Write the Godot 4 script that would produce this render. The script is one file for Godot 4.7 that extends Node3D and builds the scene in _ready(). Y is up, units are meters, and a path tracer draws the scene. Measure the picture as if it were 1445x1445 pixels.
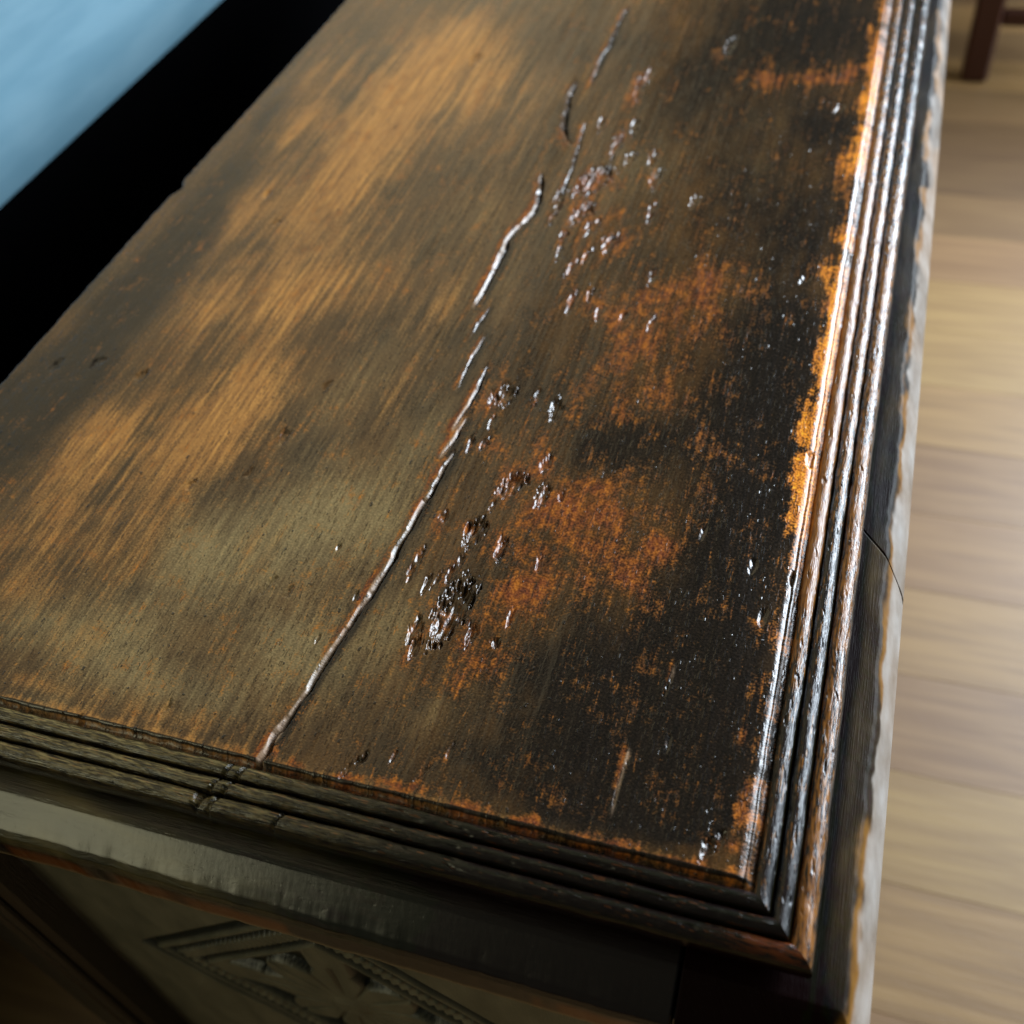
extends Node3D
# An old oak coffer seen from close above its moulded lid; x runs to the front of the coffer, z to its near end, the lid's field lies at y = 0.

const FLOOR_Y := -0.70
const BACK := -0.455          # back edge of the lid
const LONG := 1.20            # length of the lid's field
const WX := 0.0275            # width of the reeded moulding along the front
const WZ := 0.0235            # and along the near end
const KL := 1.7578579         # log(1 + LONG / 0.25): rows lie closer together near the viewer
const NX := 720
const NZ := 1020
const TW := 1280
const TH := 1792

var CRACKS := [[0.00158, 0.00260, PackedVector2Array([Vector2(-0.1963, 0.0085), Vector2(-0.1957, 0.0005), Vector2(-0.1947, -0.0034), Vector2(-0.1945, -0.0085), Vector2(-0.1942, -0.0133), Vector2(-0.1931, -0.0150), Vector2(-0.1920, -0.0232), Vector2(-0.1903, -0.0333), Vector2(-0.1896, -0.0444), Vector2(-0.1885, -0.0541), Vector2(-0.1868, -0.0630), Vector2(-0.1852, -0.0713), Vector2(-0.1842, -0.0815), Vector2(-0.1831, -0.0900), Vector2(-0.1827, -0.0969), Vector2(-0.1817, -0.1014), Vector2(-0.1808, -0.1155), Vector2(-0.1793, -0.1308), Vector2(-0.1788, -0.1411), Vector2(-0.1779, -0.1489), Vector2(-0.1769, -0.1648), Vector2(-0.1756, -0.1761), Vector2(-0.1745, -0.1872)])],
	[0.00109, 0.00160, PackedVector2Array([Vector2(-0.1809, -0.1802), Vector2(-0.1793, -0.1868), Vector2(-0.1785, -0.1933), Vector2(-0.1772, -0.2032), Vector2(-0.1761, -0.2128)])],
	[0.00121, 0.00160, PackedVector2Array([Vector2(-0.1811, -0.2008), Vector2(-0.1803, -0.2076), Vector2(-0.1795, -0.2172), Vector2(-0.1790, -0.2275), Vector2(-0.1784, -0.2404), Vector2(-0.1787, -0.2554)])],
	[0.00095, 0.00130, PackedVector2Array([Vector2(-0.1892, -0.2302), Vector2(-0.1893, -0.2437), Vector2(-0.1896, -0.2595), Vector2(-0.1888, -0.2710), Vector2(-0.1881, -0.2807)])],
	[0.00090, 0.00120, PackedVector2Array([Vector2(-0.1964, -0.2747), Vector2(-0.1956, -0.2905), Vector2(-0.1939, -0.3069)])],
	[0.00223, 0.00260, PackedVector2Array([Vector2(-0.2035, -0.3012), Vector2(-0.2029, -0.3130), Vector2(-0.2024, -0.3236), Vector2(-0.2022, -0.3374), Vector2(-0.2023, -0.3507), Vector2(-0.2035, -0.3618), Vector2(-0.2045, -0.3725), Vector2(-0.2021, -0.3831), Vector2(-0.1986, -0.3933), Vector2(-0.1968, -0.4033), Vector2(-0.1961, -0.4143), Vector2(-0.1999, -0.4342), Vector2(-0.2049, -0.4504)])],
	[0.00231, 0.00200, PackedVector2Array([Vector2(-0.1922, -0.4862), Vector2(-0.1986, -0.4950), Vector2(-0.2042, -0.5080), Vector2(-0.2090, -0.5297), Vector2(-0.2124, -0.5545), Vector2(-0.2138, -0.5806)])],
	[0.00108, 0.00120, PackedVector2Array([Vector2(-0.1840, -0.4261), Vector2(-0.1856, -0.4575), Vector2(-0.1881, -0.4896), Vector2(-0.1921, -0.5215)])],
	[0.00145, 0.00130, PackedVector2Array([Vector2(-0.2015, -0.5708), Vector2(-0.2027, -0.6021), Vector2(-0.2034, -0.6231), Vector2(-0.2024, -0.6425), Vector2(-0.2037, -0.6724), Vector2(-0.2034, -0.7118)])],
	[0.00046, 0.00090, PackedVector2Array([Vector2(-0.2134, 0.0261), Vector2(-0.2119, 0.0194), Vector2(-0.2088, 0.0148), Vector2(-0.2069, 0.0092), Vector2(-0.2052, 0.0048)])],
	[0.00038, 0.00080, PackedVector2Array([Vector2(-0.0522, -0.0119), Vector2(-0.0521, -0.0234), Vector2(-0.0515, -0.0354), Vector2(-0.0510, -0.0432)])],
	[0.00031, 0.00060, PackedVector2Array([Vector2(-0.0447, -0.0581), Vector2(-0.0417, -0.0761), Vector2(-0.0414, -0.0869)])]]
const PITS := [[-0.1436, -0.0872, 0.0165, 0.0047, 0.0042, -0.103], [-0.1481, -0.1358, 0.0089, 0.0033, 0.0026, -0.112], [-0.1508, -0.1383, 0.0037, 0.0017, 0.0020, -0.053], [-0.1324, -0.1267, 0.0074, 0.0015, 0.0022, 0.054],
	[-0.1685, -0.1165, 0.0053, 0.0012, 0.0016, 0.030], [-0.1692, -0.1059, 0.0043, 0.0013, 0.0018, 0.044], [-0.1598, -0.1012, 0.0059, 0.0010, 0.0016, 0.010], [-0.1561, -0.1046, 0.0044, 0.0008, 0.0014, -0.121],
	[-0.1508, -0.1083, 0.0051, 0.0010, 0.0015, 0.008], [-0.1561, -0.0757, 0.0059, 0.0017, 0.0022, -0.024], [-0.1527, -0.0664, 0.0049, 0.0017, 0.0022, 0.036], [-0.1300, -0.0790, 0.0054, 0.0020, 0.0024, 0.027],
	[-0.1192, -0.0769, 0.0023, 0.0015, 0.0016, 0.032], [-0.1167, -0.0919, 0.0044, 0.0009, 0.0014, 0.004], [-0.1126, -0.1241, 0.0038, 0.0010, 0.0012, 0.021], [-0.1654, -0.1417, 0.0037, 0.0015, 0.0016, 0.150],
	[-0.1484, -0.1170, 0.0030, 0.0011, 0.0013, 0.050], [-0.1570, -0.0075, 0.0056, 0.0011, 0.0020, -0.494], [-0.1285, -0.0108, 0.0046, 0.0006, 0.0010, -0.486], [-0.2328, -0.0839, 0.0045, 0.0010, 0.0014, -0.177],
	[-0.2212, -0.0831, 0.0034, 0.0008, 0.0012, -0.016], [-0.2093, -0.1128, 0.0019, 0.0008, 0.0010, -0.163], [-0.1896, -0.0869, 0.0025, 0.0008, 0.0010, -0.007], [-0.1969, -0.0614, 0.0020, 0.0006, 0.0010, -0.076],
	[-0.1620, -0.2320, 0.0077, 0.0038, 0.0022, -0.109], [-0.1679, -0.2280, 0.0057, 0.0017, 0.0016, 0.037], [-0.1447, -0.2336, 0.0056, 0.0013, 0.0013, 0.144], [-0.1328, -0.2258, 0.0077, 0.0022, 0.0020, 0.074],
	[-0.1400, -0.1686, 0.0077, 0.0038, 0.0026, -0.423], [-0.1229, -0.1640, 0.0067, 0.0020, 0.0022, -0.034], [-0.1268, -0.1867, 0.0052, 0.0021, 0.0016, -0.077], [-0.1134, -0.1669, 0.0038, 0.0012, 0.0012, -0.008],
	[-0.1629, -0.2099, 0.0044, 0.0011, 0.0014, -0.035], [-0.1686, -0.1927, 0.0053, 0.0011, 0.0014, -0.030], [-0.1617, -0.1941, 0.0045, 0.0013, 0.0014, -0.198], [-0.1446, -0.1536, 0.0039, 0.0010, 0.0012, -0.144],
	[-0.1653, -0.4056, 0.0106, 0.0040, 0.0026, -0.282], [-0.1656, -0.4462, 0.0144, 0.0060, 0.0026, -0.123], [-0.1743, -0.4293, 0.0086, 0.0021, 0.0016, -0.072], [-0.1832, -0.4196, 0.0117, 0.0023, 0.0018, 0.107],
	[-0.1621, -0.4903, 0.0150, 0.0022, 0.0018, 0.036], [-0.1792, -0.5171, 0.0099, 0.0020, 0.0014, 0.037], [-0.1555, -0.5170, 0.0108, 0.0020, 0.0015, 0.058], [-0.1340, -0.4744, 0.0099, 0.0019, 0.0015, 0.089],
	[-0.1490, -0.4724, 0.0100, 0.0024, 0.0014, 0.007], [-0.1821, -0.3982, 0.0064, 0.0016, 0.0013, 0.058], [-0.1696, -0.3772, 0.0085, 0.0018, 0.0015, 0.028], [-0.1548, -0.3912, 0.0081, 0.0026, 0.0016, -0.144],
	[-0.1398, -0.3780, 0.0079, 0.0030, 0.0018, -0.159], [-0.1563, -0.3500, 0.0077, 0.0019, 0.0015, -0.201], [-0.1499, -0.3614, 0.0077, 0.0017, 0.0013, -0.153], [-0.1676, -0.3608, 0.0067, 0.0013, 0.0012, 0.070],
	[-0.1479, -0.3157, 0.0102, 0.0014, 0.0014, -0.007], [-0.1389, -0.3246, 0.0055, 0.0012, 0.0012, 0.019], [-0.1299, -0.3093, 0.0060, 0.0012, 0.0012, 0.001], [-0.1071, -0.3481, 0.0072, 0.0014, 0.0012, -0.084],
	[-0.1213, -0.4122, 0.0096, 0.0015, 0.0013, 0.047], [-0.0975, -0.4302, 0.0067, 0.0020, 0.0012, -0.086], [-0.1268, -0.4506, 0.0112, 0.0023, 0.0013, 0.001], [-0.1154, -0.3085, 0.0045, 0.0014, 0.0012, -0.343],
	[-0.0986, -0.3044, 0.0060, 0.0012, 0.0012, -0.128], [-0.1647, -0.5728, 0.0172, 0.0023, 0.0014, 0.111], [-0.1608, -0.5928, 0.0111, 0.0018, 0.0012, 0.068], [-0.1102, -0.6460, 0.0142, 0.0024, 0.0013, 0.011],
	[-0.3019, -0.6031, 0.0084, 0.0031, 0.0013, 0.048], [-0.0212, -0.3588, 0.0040, 0.0014, 0.0012, -0.399], [-0.0208, -0.5594, 0.0064, 0.0019, 0.0012, -0.281], [-0.4316, -0.2059, 0.0053, 0.0020, 0.0015, -0.090],
	[-0.3740, -0.2071, 0.0045, 0.0019, 0.0016, -0.144], [-0.4071, -0.2136, 0.0052, 0.0022, 0.0013, -0.360], [-0.3864, -0.3982, 0.0045, 0.0018, 0.0012, -0.000], [-0.3637, -0.3668, 0.0042, 0.0015, 0.0011, -0.020],
	[-0.2627, -0.2197, 0.0042, 0.0012, 0.0012, 0.025], [-0.3018, -0.1347, 0.0036, 0.0011, 0.0012, -0.032], [-0.2752, -0.1494, 0.0036, 0.0011, 0.0012, 0.042], [-0.2690, -0.1784, 0.0049, 0.0017, 0.0014, 0.045],
	[-0.0185, -0.1425, 0.0047, 0.0012, 0.0012, -0.118], [-0.0103, -0.1160, 0.0048, 0.0010, 0.0012, -0.111], [-0.0151, -0.0070, 0.0046, 0.0015, 0.0020, -0.348], [-0.0114, -0.0113, 0.0035, 0.0010, 0.0016, -0.126],
	[-0.0433, -0.1574, 0.0039, 0.0008, 0.0010, -0.157], [-0.0374, -0.0463, 0.0037, 0.0005, 0.0009, -0.107], [-0.0020, -0.2144, 0.0051, 0.0016, 0.0014, -0.149], [0.0000, -0.1409, 0.0040, 0.0013, 0.0014, -0.263],
	[-0.1427, -0.0143, 0.0037, 0.0006, 0.0009, -0.110], [-0.1210, -0.0220, 0.0041, 0.0006, 0.0008, -0.103], [-0.2814, 0.0014, 0.0025, 0.0009, 0.0012, -0.065], [-0.2473, -0.0130, 0.0030, 0.0009, 0.0012, -0.136]]
const OLIVE := [[-0.269, -0.096, 0.0383, 0.0333, 0.80], [-0.293, -0.039, 0.0363, 0.0228, 0.80], [-0.228, -0.133, 0.0282, 0.0362, 0.70], [-0.203, -0.053, 0.0281, 0.0264, 0.75],
	[-0.165, -0.077, 0.0157, 0.0279, 0.55], [-0.246, -0.020, 0.0372, 0.0124, 0.50], [-0.193, -0.191, 0.0184, 0.0368, 0.45], [-0.193, -0.131, 0.0206, 0.0320, 0.50],
	[-0.301, 0.001, 0.0189, 0.0090, 0.40], [-0.136, -0.036, 0.0173, 0.0157, 0.40], [-0.197, -0.326, 0.0170, 0.0427, 0.30], [-0.230, -0.398, 0.0278, 0.0418, 0.30],
	[-0.141, -0.462, 0.0279, 0.0473, 0.45], [-0.067, -0.463, 0.0222, 0.0398, 0.35], [-0.104, -0.091, 0.0091, 0.0109, 0.15], [-0.251, -0.213, 0.0196, 0.0386, 0.35],
	[-0.341, -0.041, 0.0206, 0.0198, 0.40], [-0.111, -0.052, 0.0174, 0.0131, 0.25], [-0.068, -0.536, 0.0237, 0.0185, 0.30], [-0.233, -0.253, 0.0202, 0.0318, 0.25]]
const OCHRE := [[-0.329, -0.304, 0.0679, 0.1076, 0.22], [-0.323, -0.485, 0.0793, 0.1258, 0.24], [-0.356, -0.169, 0.0403, 0.0557, 0.20], [-0.337, -0.090, 0.0327, 0.0330, 0.20],
	[-0.318, -0.596, 0.0517, 0.0827, 0.20], [-0.339, -0.525, 0.0330, 0.0894, 0.75], [-0.419, -0.562, 0.0237, 0.0519, 0.45], [-0.330, -0.631, 0.0356, 0.0590, 0.60],
	[-0.339, -0.417, 0.0252, 0.0753, 0.60], [-0.287, -0.318, 0.0268, 0.0417, 0.45], [-0.324, -0.283, 0.0221, 0.0441, 0.50], [-0.311, -0.201, 0.0202, 0.0331, 0.55],
	[-0.325, -0.154, 0.0194, 0.0380, 0.60], [-0.372, -0.166, 0.0203, 0.0221, 0.50], [-0.369, -0.134, 0.0195, 0.0246, 0.55], [-0.362, -0.090, 0.0185, 0.0259, 0.45],
	[-0.287, -0.206, 0.0140, 0.0334, 0.50], [-0.368, -0.275, 0.0181, 0.0328, 0.55], [-0.394, -0.373, 0.0201, 0.0389, 0.60], [-0.403, -0.486, 0.0222, 0.0390, 0.55],
	[-0.298, -0.159, 0.0153, 0.0260, 0.40], [-0.253, -0.104, 0.0139, 0.0154, 0.40], [-0.316, -0.095, 0.0216, 0.0189, 0.35], [-0.338, -0.054, 0.0209, 0.0138, 0.45],
	[-0.307, -0.036, 0.0199, 0.0099, 0.30], [-0.231, -0.292, 0.0210, 0.0344, 0.35], [-0.273, -0.565, 0.0274, 0.0632, 0.40], [-0.220, -0.219, 0.0155, 0.0200, 0.25],
	[-0.240, -0.010, 0.0244, 0.0055, 0.45], [-0.309, -0.010, 0.0258, 0.0050, 0.45], [-0.177, -0.026, 0.0118, 0.0094, 0.20], [-0.153, -0.671, 0.0221, 0.0445, 0.40],
	[-0.204, -0.642, 0.0111, 0.0622, 0.50], [-0.195, -0.082, 0.0097, 0.0250, 0.15]]
const RUST := [[-0.103, -0.289, 0.0230, 0.0286, 0.75], [-0.089, -0.337, 0.0239, 0.0191, 0.60], [-0.066, -0.351, 0.0199, 0.0145, 0.60], [-0.119, -0.325, 0.0161, 0.0248, 0.50],
	[-0.071, -0.307, 0.0229, 0.0238, 0.45], [-0.111, -0.240, 0.0256, 0.0258, 0.45], [-0.082, -0.246, 0.0216, 0.0209, 0.35], [-0.088, -0.145, 0.0257, 0.0206, 0.80],
	[-0.061, -0.146, 0.0076, 0.0083, 0.90], [-0.133, -0.193, 0.0141, 0.0187, 0.50], [-0.126, -0.146, 0.0166, 0.0208, 0.60], [-0.111, -0.167, 0.0168, 0.0176, 0.55],
	[-0.119, -0.100, 0.0124, 0.0221, 0.65], [-0.123, -0.071, 0.0150, 0.0138, 0.55], [-0.131, -0.055, 0.0177, 0.0100, 0.30], [-0.109, -0.110, 0.0156, 0.0152, 0.55],
	[-0.092, -0.176, 0.0167, 0.0179, 0.45], [-0.063, -0.108, 0.0120, 0.0149, 0.30], [-0.053, -0.170, 0.0129, 0.0174, 0.30], [-0.076, -0.122, 0.0124, 0.0155, 0.60],
	[-0.042, -0.598, 0.0343, 0.0093, 0.80], [-0.019, -0.614, 0.0147, 0.0147, 0.70], [-0.075, -0.586, 0.0198, 0.0161, 0.50], [-0.079, -0.630, 0.0103, 0.0215, 0.50],
	[-0.099, -0.393, 0.0170, 0.0214, 0.25], [-0.154, -0.188, 0.0107, 0.0186, 0.40], [-0.166, -0.137, 0.0047, 0.0245, 0.40], [-0.164, -0.566, 0.0123, 0.0379, 0.50],
	[-0.156, -0.442, 0.0230, 0.0383, 0.45], [-0.152, -0.370, 0.0172, 0.0271, 0.35], [-0.134, -0.388, 0.0173, 0.0212, 0.40], [-0.150, -0.313, 0.0162, 0.0183, 0.25],
	[0.002, -0.339, 0.0098, 0.0089, 0.80], [-0.009, -0.337, 0.0151, 0.0064, 0.40], [-0.053, -0.209, 0.0203, 0.0237, 0.30], [-0.171, -0.229, 0.0090, 0.0253, 0.45],
	[-0.162, -0.078, 0.0094, 0.0211, 0.25], [-0.009, -0.057, 0.0027, 0.0063, 0.90], [-0.005, -0.030, 0.0031, 0.0098, 1.10], [-0.006, -0.011, 0.0040, 0.0049, 0.90],
	[-0.089, -0.021, 0.0081, 0.0118, 0.25], [-0.125, -0.006, 0.0110, 0.0058, 0.35], [-0.054, -0.039, 0.0027, 0.0153, 0.35], [-0.055, -0.073, 0.0028, 0.0135, 0.35]]
const DARK := [[-0.337, -0.253, 0.0095, 0.0466, 0.35], [-0.366, -0.441, 0.0094, 0.0645, 0.35], [-0.329, -0.132, 0.0068, 0.0284, 0.30], [-0.266, -0.418, 0.0116, 0.0634, 0.30],
	[-0.340, -0.076, 0.0072, 0.0216, 0.25], [-0.061, -0.679, 0.0475, 0.0672, 0.90], [-0.117, -0.593, 0.0306, 0.0587, 0.50], [-0.192, -0.643, 0.0277, 0.0625, 0.60],
	[-0.249, -0.638, 0.0342, 0.0611, 0.45], [-0.030, -0.531, 0.0230, 0.0272, 0.60], [-0.029, -0.404, 0.0205, 0.0424, 0.45], [-0.068, -0.438, 0.0260, 0.0453, 0.30],
	[-0.024, -0.303, 0.0184, 0.0401, 0.80], [-0.036, -0.255, 0.0211, 0.0362, 0.70], [-0.018, -0.206, 0.0197, 0.0366, 0.90], [-0.065, -0.217, 0.0207, 0.0195, 0.40],
	[-0.028, -0.158, 0.0187, 0.0288, 0.90], [-0.032, -0.108, 0.0234, 0.0253, 1.00], [-0.055, -0.073, 0.0256, 0.0201, 1.00], [-0.021, -0.061, 0.0190, 0.0251, 1.00],
	[-0.047, -0.035, 0.0240, 0.0179, 0.90], [-0.082, -0.039, 0.0194, 0.0185, 0.60], [-0.096, -0.067, 0.0175, 0.0135, 0.60], [-0.017, -0.024, 0.0128, 0.0114, 0.80],
	[-0.101, -0.021, 0.0165, 0.0119, 0.35], [-0.101, -0.199, 0.0139, 0.0142, 0.40], [-0.422, -0.145, 0.0246, 0.0332, 1.10], [-0.420, -0.205, 0.0227, 0.0330, 1.30],
	[-0.419, -0.267, 0.0213, 0.0372, 1.30], [-0.417, -0.332, 0.0196, 0.0418, 1.20], [-0.423, -0.409, 0.0179, 0.0410, 1.00], [-0.435, -0.503, 0.0137, 0.0474, 0.70],
	[-0.432, -0.178, 0.0257, 0.0269, 1.10], [-0.173, -0.276, 0.0199, 0.0440, 0.35], [-0.202, -0.340, 0.0216, 0.0378, 0.30], [-0.274, -0.359, 0.0184, 0.0387, 0.20],
	[-0.333, -0.357, 0.0191, 0.0383, 0.25], [-0.367, -0.228, 0.0172, 0.0299, 0.25], [-0.093, -0.211, 0.0210, 0.0146, 0.40], [-0.078, -0.281, 0.0187, 0.0170, 0.20],
	[-0.087, -0.103, 0.0122, 0.0112, 0.20], [-0.060, -0.309, 0.0114, 0.0121, 0.30], [-0.224, -0.115, 0.0206, 0.0235, 0.10], [-0.144, -0.234, 0.0223, 0.0205, 0.30],
	[-0.155, -0.104, 0.0129, 0.0226, 0.15], [-0.069, -0.011, 0.0210, 0.0086, 0.60], [-0.033, -0.011, 0.0153, 0.0056, 0.70]]

var rng := RandomNumberGenerator.new()
var noise_a := FastNoiseLite.new()
var noise_b := FastNoiseLite.new()
var noise_c := FastNoiseLite.new()
var grain_bump: ImageTexture
var field: PackedFloat32Array


func _ready() -> void:
	# ---- camera, exposure, light
	var cam := Camera3D.new()
	cam.name = "camera"
	var lens := CameraAttributesPhysical.new()
	lens.frustum_focal_length = 24.914
	lens.frustum_focus_distance = 0.465
	lens.exposure_aperture = 4.8
	lens.frustum_near = 0.02
	lens.frustum_far = 60.0
	cam.attributes = lens
	cam.fov = 51.44
	cam.near = 0.02
	cam.far = 60.0
	add_child(cam)
	cam.position = Vector3(0.0, 0.3776, 0.1652)
	cam.rotation_order = EULER_ORDER_YXZ
	cam.rotation_degrees = Vector3(-47.646, 22.934, -8.060)
	cam.current = true

	var env := Environment.new()
	env.background_mode = Environment.BG_COLOR
	env.background_color = Color(0.27, 0.285, 0.26)
	env.background_energy_multiplier = 1.0
	env.tonemap_mode = Environment.TONE_MAPPER_LINEAR
	env.tonemap_exposure = 1.0
	env.sdfgi_enabled = true
	env.ssao_enabled = true
	env.ssil_enabled = true
	var world := WorldEnvironment.new()
	world.name = "world"
	world.environment = env
	add_child(world)

	window_light("window_light", Vector3(1.75, 0.90, -2.10), Vector3(-0.1, 0.0, -0.4), Vector2(2.1, 1.1), Color(0.90, 0.95, 1.0), 25.0)

	window_light("added_fill_light", Vector3(-1.4, 0.62, 1.12), Vector3(-0.3, 0.0, 0.0), Vector2(1.1, 0.8), Color(0.97, 0.95, 0.78), 1.1)  # added fill from an unseen source, for the near end's olive sheen

	# ---- noises and shared textures
	rng.seed = 7
	for n in [noise_a, noise_b, noise_c]:
		n.noise_type = FastNoiseLite.TYPE_SIMPLEX_SMOOTH
		n.frequency = 1.0
	noise_a.seed = 3
	noise_b.seed = 11
	noise_c.seed = 29
	noise_b.fractal_type = FastNoiseLite.FRACTAL_FBM
	noise_b.fractal_octaves = 4
	noise_a.fractal_type = FastNoiseLite.FRACTAL_NONE
	noise_c.fractal_type = FastNoiseLite.FRACTAL_NONE
	grain_bump = make_grain_bump()

	# ---- setting
	build_floor()
	build_wall()
	# ---- objects
	build_chest()
	build_stool()


func window_light(called: String, at: Vector3, to: Vector3, size: Vector2, tint: Color, energy: float) -> void:  # also builds the added fill light
	var l := AreaLight3D.new()
	l.name = called
	l.area_size = size
	l.light_color = tint
	l.light_energy = energy
	l.area_normalize_energy = true
	l.area_range = 12.0
	l.area_attenuation = 2.0
	l.shadow_enabled = true
	add_child(l)
	l.look_at_from_position(at, to, Vector3.UP)


# ------------------------------------------------------------------ helpers

func lin(r: float, g: float, b: float) -> Color:
	return Color(r, g, b).srgb_to_linear()


func num(called: String, parent: Node) -> String:
	if not parent.has_node(called):
		return called
	var k := 1
	while parent.has_node("%s_%03d" % [called, k]):
		k += 1
	return "%s_%03d" % [called, k]


func part(called: String, mesh: Mesh, mat: Material, parent: Node, at := Vector3.ZERO, turn := Vector3.ZERO) -> MeshInstance3D:
	var o := MeshInstance3D.new()
	o.name = num(called, parent)
	o.mesh = mesh
	o.material_override = mat
	o.position = at
	o.rotation = turn
	parent.add_child(o, true)
	return o


func thing(called: String, label: String, category: String, at := Vector3.ZERO, group := "") -> Node3D:
	var o := Node3D.new()
	o.name = num(called, self)
	add_child(o, true)
	o.position = at
	o.set_meta("label", label)
	o.set_meta("category", category)
	if group:
		o.set_meta("group", group)
	return o


# A sheet of rows x cols points as one smooth mesh (flip turns its front round).
func sheet(rows: int, cols: int, p: PackedVector3Array, c: PackedColorArray, uv: PackedVector2Array, flip := false, add_to: ArrayMesh = null) -> ArrayMesh:
	var n := PackedVector3Array()
	n.resize(rows * cols)
	for j in rows:
		var j0 := maxi(j - 1, 0) * cols
		var j1 := mini(j + 1, rows - 1) * cols
		var jc := j * cols
		for i in cols:
			var i0 := maxi(i - 1, 0)
			var i1 := mini(i + 1, cols - 1)
			var v := (p[jc + i1] - p[jc + i0]).cross(p[j1 + i] - p[j0 + i])
			n[jc + i] = (v if flip else -v).normalized()
	var ix := PackedInt32Array()
	ix.resize((rows - 1) * (cols - 1) * 6)
	var k := 0
	for j in rows - 1:
		for i in cols - 1:
			var a := j * cols + i
			var b := a + 1
			var d := a + cols
			var e := d + 1
			if flip:
				ix[k] = a; ix[k + 1] = d; ix[k + 2] = b; ix[k + 3] = b; ix[k + 4] = d; ix[k + 5] = e
			else:
				ix[k] = a; ix[k + 1] = b; ix[k + 2] = d; ix[k + 3] = b; ix[k + 4] = e; ix[k + 5] = d
			k += 6
	var arr := []
	arr.resize(Mesh.ARRAY_MAX)
	arr[Mesh.ARRAY_VERTEX] = p
	arr[Mesh.ARRAY_NORMAL] = n
	if c.size():
		arr[Mesh.ARRAY_COLOR] = c
	arr[Mesh.ARRAY_TEX_UV] = uv
	arr[Mesh.ARRAY_INDEX] = ix
	var m := add_to if add_to else ArrayMesh.new()
	m.add_surface_from_arrays(Mesh.PRIMITIVE_TRIANGLES, arr)
	return m


# A box with chamfered edges, its grain (uv x) along its x axis.
func board_mesh(size: Vector3, ch: float, uv_off := Vector2.ZERO) -> ArrayMesh:
	var st := SurfaceTool.new()
	st.begin(Mesh.PRIMITIVE_TRIANGLES)
	st.set_smooth_group(-1)
	var h := size * 0.5
	var faces := []
	for ax in 3:
		for sg in [-1.0, 1.0]:
			var u := (ax + 1) % 3
			var v := (ax + 2) % 3
			var q := []
			for k in [[-1, -1], [1, -1], [1, 1], [-1, 1]]:
				var w := Vector3.ZERO
				w[ax] = sg * h[ax]
				w[u] = k[0] * (h[u] - ch)
				w[v] = k[1] * (h[v] - ch)
				q.append(w)
			var nn := Vector3.ZERO
			nn[ax] = sg
			faces.append([q, nn])
	for a in 3:
		var u := (a + 1) % 3
		var v := (a + 2) % 3
		for su in [-1.0, 1.0]:
			for sv in [-1.0, 1.0]:
				var q := []
				for k in [[0, -1], [0, 1], [1, 1], [1, -1]]:
					var w := Vector3.ZERO
					w[a] = k[1] * (h[a] - ch)
					w[u] = su * (h[u] - (ch if k[0] else 0.0))
					w[v] = sv * (h[v] - (0.0 if k[0] else ch))
					q.append(w)
				var nn := Vector3.ZERO
				nn[u] = su
				nn[v] = sv
				faces.append([q, nn.normalized()])
	for f in faces:
		var q: Array = f[0]
		var nn: Vector3 = f[1]
		var order := [0, 1, 2, 0, 2, 3]
		if (q[1] - q[0]).cross(q[2] - q[0]).dot(nn) > 0.0:
			order = [0, 2, 1, 0, 3, 2]
		for k in order:
			var w: Vector3 = q[k]
			st.set_normal(nn)
			st.set_uv(Vector2(w.x, w.z if absf(nn.y) > 0.5 else w.y) + uv_off)
			st.add_vertex(w)
	st.index()
	return st.commit()


# A relief of wood grain: long streaks along u, pores and a little unevenness.
func make_grain_bump() -> ImageTexture:
	var n := FastNoiseLite.new()
	n.noise_type = FastNoiseLite.TYPE_SIMPLEX_SMOOTH
	n.seed = 5
	n.frequency = 0.09
	n.fractal_octaves = 4
	var a := n.get_seamless_image(64, 768)
	a.resize(768, 768, Image.INTERPOLATE_CUBIC)
	n.seed = 6
	n.frequency = 0.05
	var b := n.get_seamless_image(768, 768)
	var da := a.get_data()
	var db := b.get_data()
	var f := PackedFloat32Array()
	f.resize(768 * 768)
	for i in f.size():
		f[i] = (da[i] * 0.7 + db[i] * 0.3) / 255.0
	var r := RandomNumberGenerator.new()
	r.seed = 4
	for k in 900:
		var x := r.randi() % 740
		var y := r.randi() % 764
		var l := r.randi_range(4, 26)
		for i in l:
			f[y * 768 + x + i] -= 0.25
			if l > 16:
				f[(y + 1) * 768 + x + i] -= 0.2
	return ImageTexture.create_from_image(Image.create_from_data(768, 768, false, Image.FORMAT_RF, f.to_byte_array()))


func wood(rough: float, bump: float, scale := Vector3(6, 14, 1)) -> StandardMaterial3D:
	var m := StandardMaterial3D.new()
	m.vertex_color_use_as_albedo = true
	m.roughness = rough
	m.heightmap_enabled = true
	m.heightmap_texture = grain_bump
	m.heightmap_scale = bump
	m.uv1_scale = scale
	return m


func plain_wood(c: Color, rough: float, bump: float, scale := Vector3(6, 14, 1)) -> StandardMaterial3D:
	var m := wood(rough, bump, scale)
	m.vertex_color_use_as_albedo = false
	m.albedo_color = c
	return m


# Columns of the field lie closer together where the wood is split and gouged.
func col_x(i: float) -> float:
	if i < 250.0:
		return lerpf(BACK, -0.215, i / 250.0)
	if i < 570.0:
		return lerpf(-0.215, -0.095, (i - 250.0) / 320.0)
	return lerpf(-0.095, 0.0, (i - 570.0) / (NX - 1 - 570.0))


func x_col(x: float) -> int:
	if x < -0.215:
		return maxi(int((x - BACK) / (-0.215 - BACK) * 250.0), 0)
	if x < -0.095:
		return int(250.0 + (x + 0.215) / 0.12 * 320.0)
	return mini(int(570.0 + (x + 0.095) / 0.095 * (NX - 1 - 570.0)), NX - 1)


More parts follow.
